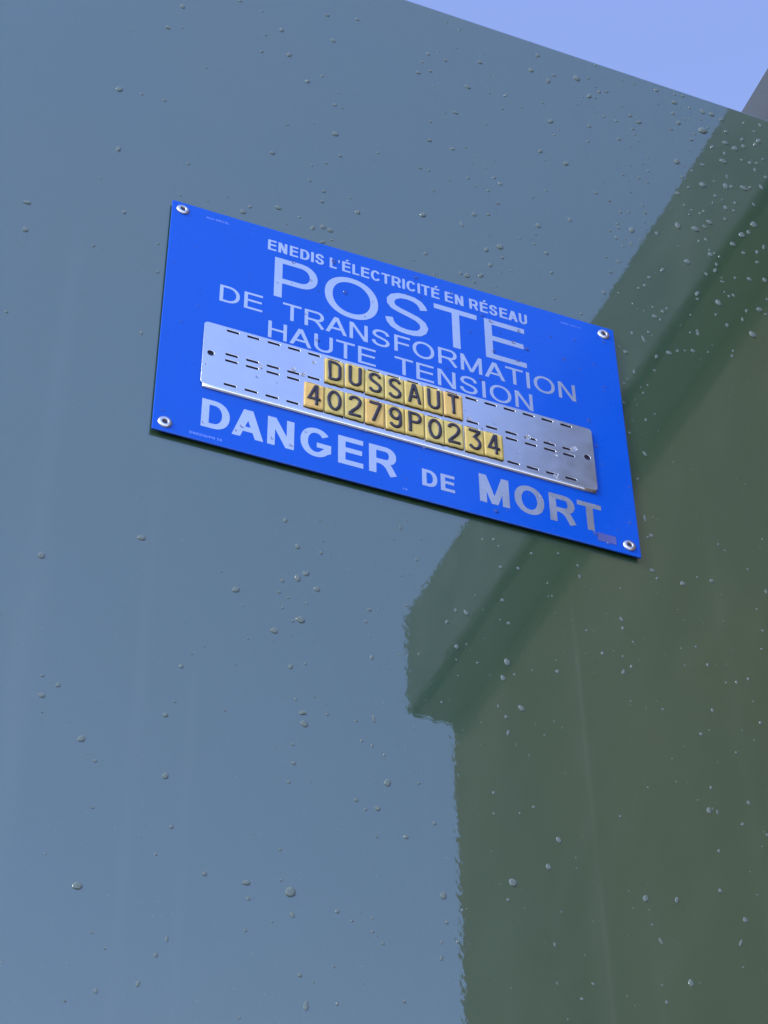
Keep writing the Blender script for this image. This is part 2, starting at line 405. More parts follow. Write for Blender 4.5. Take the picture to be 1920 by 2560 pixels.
for i, (x, z) in enumerate(((6.9, 193.0), (7.1, 7.0), (292.3, 192.6), (292.7, 7.2))):
    rv = link('rivet', rm, None, sign, (x*1e-3, -.0001, z*1e-3)); rv.rotation_euler = (random.uniform(-.06, .06), random.uniform(0, 6), random.uniform(-.06, .06))
    link('rivet_core', mm_, None, rv)

# slotted aluminium name plate
SX = [42.9 + 12.62*k for k in range(18)]
def plate_mesh():
    cu = bpy.data.curves.new('p', 'CURVE'); cu.dimensions = '2D'; cu.fill_mode = 'BOTH'; cu.extrude = .00022; cu.bevel_depth = .00018; cu.bevel_resolution = 2; cu.offset = -.00018
    def poly(pts):
        s = cu.splines.new('POLY'); s.points.add(len(pts)-1); s.use_cyclic_u = True
        for q, (x, z) in zip(s.points, pts): q.co = (x*1e-3, z*1e-3, 0, 1)
    def rr(x0, x1, z0, z1, r, n=5):
        pts = []
        for cx, cz, a0 in ((x1-r, z1-r, 0), (x0+r, z1-r, 90), (x0+r, z0+r, 180), (x1-r, z0+r, 270)):
            for i in range(n+1):
                a = math.radians(a0+90*i/n); pts.append((cx+r*math.cos(a), cz+r*math.sin(a)))
        return pts
    poly(rr(25.3, 274.8, 44.6, 97.0, 2.6, 6))
    for x in SX:
        for z in (94.0, 73.8, 68.6, 48.7): poly(rr(x-3.75, x+3.75, z-.86, z+.86, .3, 2))
    for x in (30.3, 270.0): poly([(x+2.1*math.cos(2*math.pi*i/16), 71.1+2.1*math.sin(2*math.pi*i/16)) for i in range(16)])
    t = bpy.data.objects.new('tmp', cu); C.objects.link(t)
    dg = bpy.context.evaluated_depsgraph_get(); dg.update()
    me = bpy.data.meshes.new_from_object(t.evaluated_get(dg)); bpy.data.objects.remove(t)
    me.transform(Matrix.Rotation(math.pi/2, 4, 'X')); me.transform(Matrix.Translation((0, -.00115, 0))); me.materials.clear()
    return me
box('slot_shadow_board', .027, .273, -.0007, -.0002, .0465, .0955, M_slot_shade, sign)  # added board; its navy colour paints the shade inside the slots
plate = link('name_plate', plate_mesh(), M_plate, sign)
# rolled lower lip of the plate
bm = bmesh.new(); prev = None
prof = [(-.00150, 44.75), (-.00158, 44.3), (-.00150, 43.7), (-.00128, 43.15), (-.00095, 42.8), (-.0005, 42.6), (-.0001, 42.55), (-.0001, 44.7)]
xs_ = [26.6+i*(273.6-26.6)/30 for i in range(31)]
for x in xs_:
    row = [bm.verts.new((x*1e-3, y, z*1e-3)) for y, z in prof]
    if prev:
        for i in range(len(prof)): bm.faces.new((prev[i], prev[(i+1) % len(prof)], row[(i+1) % len(prof)], row[i]))
    else: bm.faces.new(row)
    prev = row
bm.faces.new(prev[::-1])
link('lip', to_mesh(bm, 'lip', True), M_plate, plate)

# raised characters as rounded ridges along strokes (mm, centred on the tile)
def arc(cx, cz, rx, rz, a0, a1, n=12):
    return [(cx+rx*math.cos(math.radians(a0+(a1-a0)*i/n)), cz+rz*math.sin(math.radians(a0+(a1-a0)*i/n))) for i in range(n+1)]
CH = {
 'D': [[(-3.1, 8.0), (-3.1, -6.8)], [(-3.1, 7.9), (-.6, 7.9)] + arc(-.6, 4.2, 3.8, 3.7, 80, 0, 7) + arc(-.6, -3.1, 3.8, 3.7, 0, -80, 7) + [(-3.1, -6.8)]],
 'U': [[(-3.1, 8.2), (-3.1, -3.2)] + arc(0, -3.3, 3.1, 3.6, 180, 360, 14) + [(3.1, 8.2)]],
 'S': [arc(0.1, 4.5, 3.1, 3.5, 20, 150, 9) + [(-3.0, 4.4), (-2.3, 2.7), (0, 1.0), (2.3, -.7), (3.2, -2.6)] + arc(0, -3.6, 3.2, 3.3, 0, -160, 11)],
 'A': [[(-3.3, -6.9), (-.35, 8.0), (.35, 8.0), (3.3, -6.9)], [(-2.0, -1.9), (2.0, -1.9)]],
 'T': [[(-3.2, 8.0), (3.2, 8.0)], [(0, 8.0), (0, -6.9)]],
 '4': [[(1.4, -7.0), (1.4, 7.9), (.7, 7.9), (-3.2, -2.6), (3.4, -2.6)]],
 '0': [arc(0, .4, 3.4, 7.3, 90, 450, 28)],
 'O': [arc(0, .4, 3.4, 7.3, 90, 450, 28)],
 '2': [arc(0.0, 4.5, 3.1, 3.5, 165, -10, 12) + [(2.6, 1.9), (1.2, -.6), (-1.4, -3.8), (-3.1, -6.3), (-3.0, -6.9), (3.3, -6.9)]],
 '7': [[(-3.2, 7.9), (3.1, 7.9), (3.1, 6.6), (-1.2, -7.0)]],
 '9': [arc(0, 3.8, 3.1, 4.1, 0, 360, 20), [(3.1, 3.8), (3.1, -3.2)] + arc(0, -3.4, 3.1, 3.5, 0, -155, 11)],
 'P': [[(-3.1, -7.0), (-3.1, 7.9), (.2, 7.9)] + arc(.2, 4.3, 3.1, 3.6, 85, -85, 10) + [(-3.1, .7)]],
 '3': [[(-3.2, 7.9), (3.0, 7.9), (2.9, 7.0), (-.1, 2.7), (1.0, 2.3)] + arc(.0, -2.6, 3.3, 4.4, 65, -150, 14)],
}
def ridge(bm, pts, wd=1.12, ht=.75, base=0.):
    prof = [(math.cos(a), math.sin(a)) for a in [math.pi*i/8 for i in range(9)]]
    pts = [Vector(p) for p in pts]; n = len(pts); prev = None
    closed = (pts[0]-pts[-1]).length < .01
    rings = []
    def ring(c, nrm, k, hk=None):
        return [bm.verts.new(((c.x+nrm.x*wd*k*a)*1e-3, (-base-ht*(hk if hk is not None else k)*max(0, b)**.55)*1e-3, (c.y+nrm.y*wd*k*a)*1e-3)) for a, b in prof]
    for i, p in enumerate(pts):
        if closed: d1 = (pts[i]-pts[i-1 if i else n-2]); d2 = (pts[(i+1) if i < n-1 else 1]-pts[i])
        else: d1 = pts[i]-pts[max(0, i-1)]; d2 = pts[min(n-1, i+1)]-pts[i]
        if d1.length < 1e-6: d1 = d2
        if d2.length < 1e-6: d2 = d1
        d1 = d1.normalized(); d2 = d2.normalized()
        t = (d1+d2).normalized(); nrm = Vector((-t.y, t.x))
        miter = min(1.5, 1/max(.4, t.dot(d2)))
        if i == 0 and not closed:
            for q, k in ((-.62, .25), (-.5, .62), (-.25, .88)): rings.append(ring(p+t*q*wd, nrm, k))
        rings.append(ring(p, nrm*miter, 1))
        if i == n-1 and not closed:
            for q, k in ((.25, .88), (.5, .62), (.62, .25)): rings.append(ring(p+t*q*wd, nrm, k))
    for a, b in zip(rings, rings[1:]):
        for j in range(8): bm.faces.new((a[j], a[j+1], b[j+1], b[j]))
    if not closed:
        bm.faces.new(rings[0]); bm.faces.new(rings[-1][::-1])
chmesh = {}
for c, strokes in CH.items():
    bm = bmesh.new()
    for i, s in enumerate(strokes): ridge(bm, s, base=.0, ht=.72+.03*i)
    chmesh[c] = to_mesh(bm, 'character', True); chmesh[c].materials.append(M_letter)
def tile_mesh(mt, sd_):
    """pressed plastic tile with a slightly wavy lower edge and a tab that enters the slot above"""
    rd = random.Random(sd_); bm = bmesh.new(); nx, nz = 10, 8; hw, hh = 6.1, 10.35
    ph = rd.uniform(0, 6); g = []
    for k in range(nz+1):
        row = []
        for i in range(nx+1):
            x = -hw+2*hw*i/nx; z = -hh+2*hh*k/nz
            if k == 0: z += .18*math.sin(x*1.1+ph)+rd.uniform(-.08, .08)
            y = -.62 - .14*(1-(z/hh)**2) - .05*math.sin(x*.8+ph) - (.22*(1-k/1.5) if k < 2 else 0)
            row.append(bm.verts.new((x*1e-3, y*1e-3, z*1e-3)))
        g.append(row)
    back = [[bm.verts.new((v.co.x, v.co.y+.00055, v.co.z)) for v in row] for row in g]
    for k in range(nz):
        for i in range(nx):
            bm.faces.new((g[k][i], g[k][i+1], g[k+1][i+1], g[k+1][i]))
            bm.faces.new((back[k][i], back[k+1][i], back[k+1][i+1], back[k][i+1]))
    for i in range(nx):
        bm.faces.new((g[0][i], back[0][i], back[0][i+1], g[0][i+1])); bm.faces.new((g[nz][i], g[nz][i+1], back[nz][i+1], back[nz][i]))
    for k in range(nz):
        bm.faces.new((g[k][0], g[k+1][0], back[k+1][0], back[k][0])); bm.faces.new((g[k][nx], back[k][nx], back[k+1][nx], g[k+1][nx]))
    me = to_mesh(bm, 'letter_tile', True); me.materials.append(M_tiles[mt]); return me
rows = [('DUSSAUT', 5, 82.85, (0, 0, 1, 1, 0, 0, 2)), ('40279P0234', 4, 57.95, (2, 1, 1, 2, 0, 0, 1, 1, 0, 0))]
for text, k0, zc, cols in rows:
    for i, c in enumerate(text):
        dx = random.uniform(-.22, .22); dz = random.uniform(-.28, .28)
        if (k0, i) == (5, 1): dz = .75
        if (k0, i) == (4, 8): dx = .25
        if (k0, i) == (4, 7): dx = -.25
        t = link('letter_tile', tile_mesh(cols[i], hash((k0, i)) & 255 if False else k0*20+i), None, sign,
                 ((SX[k0+i]+dx)*1e-3, -.00155, (zc+dz)*1e-3))
        t.rotation_euler = (random.uniform(-.012, .012), random.uniform(-.012, .012), random.uniform(-.03, .03))
        ch = link('character', chmesh[c], None, t, (0, -.00070, .0003))

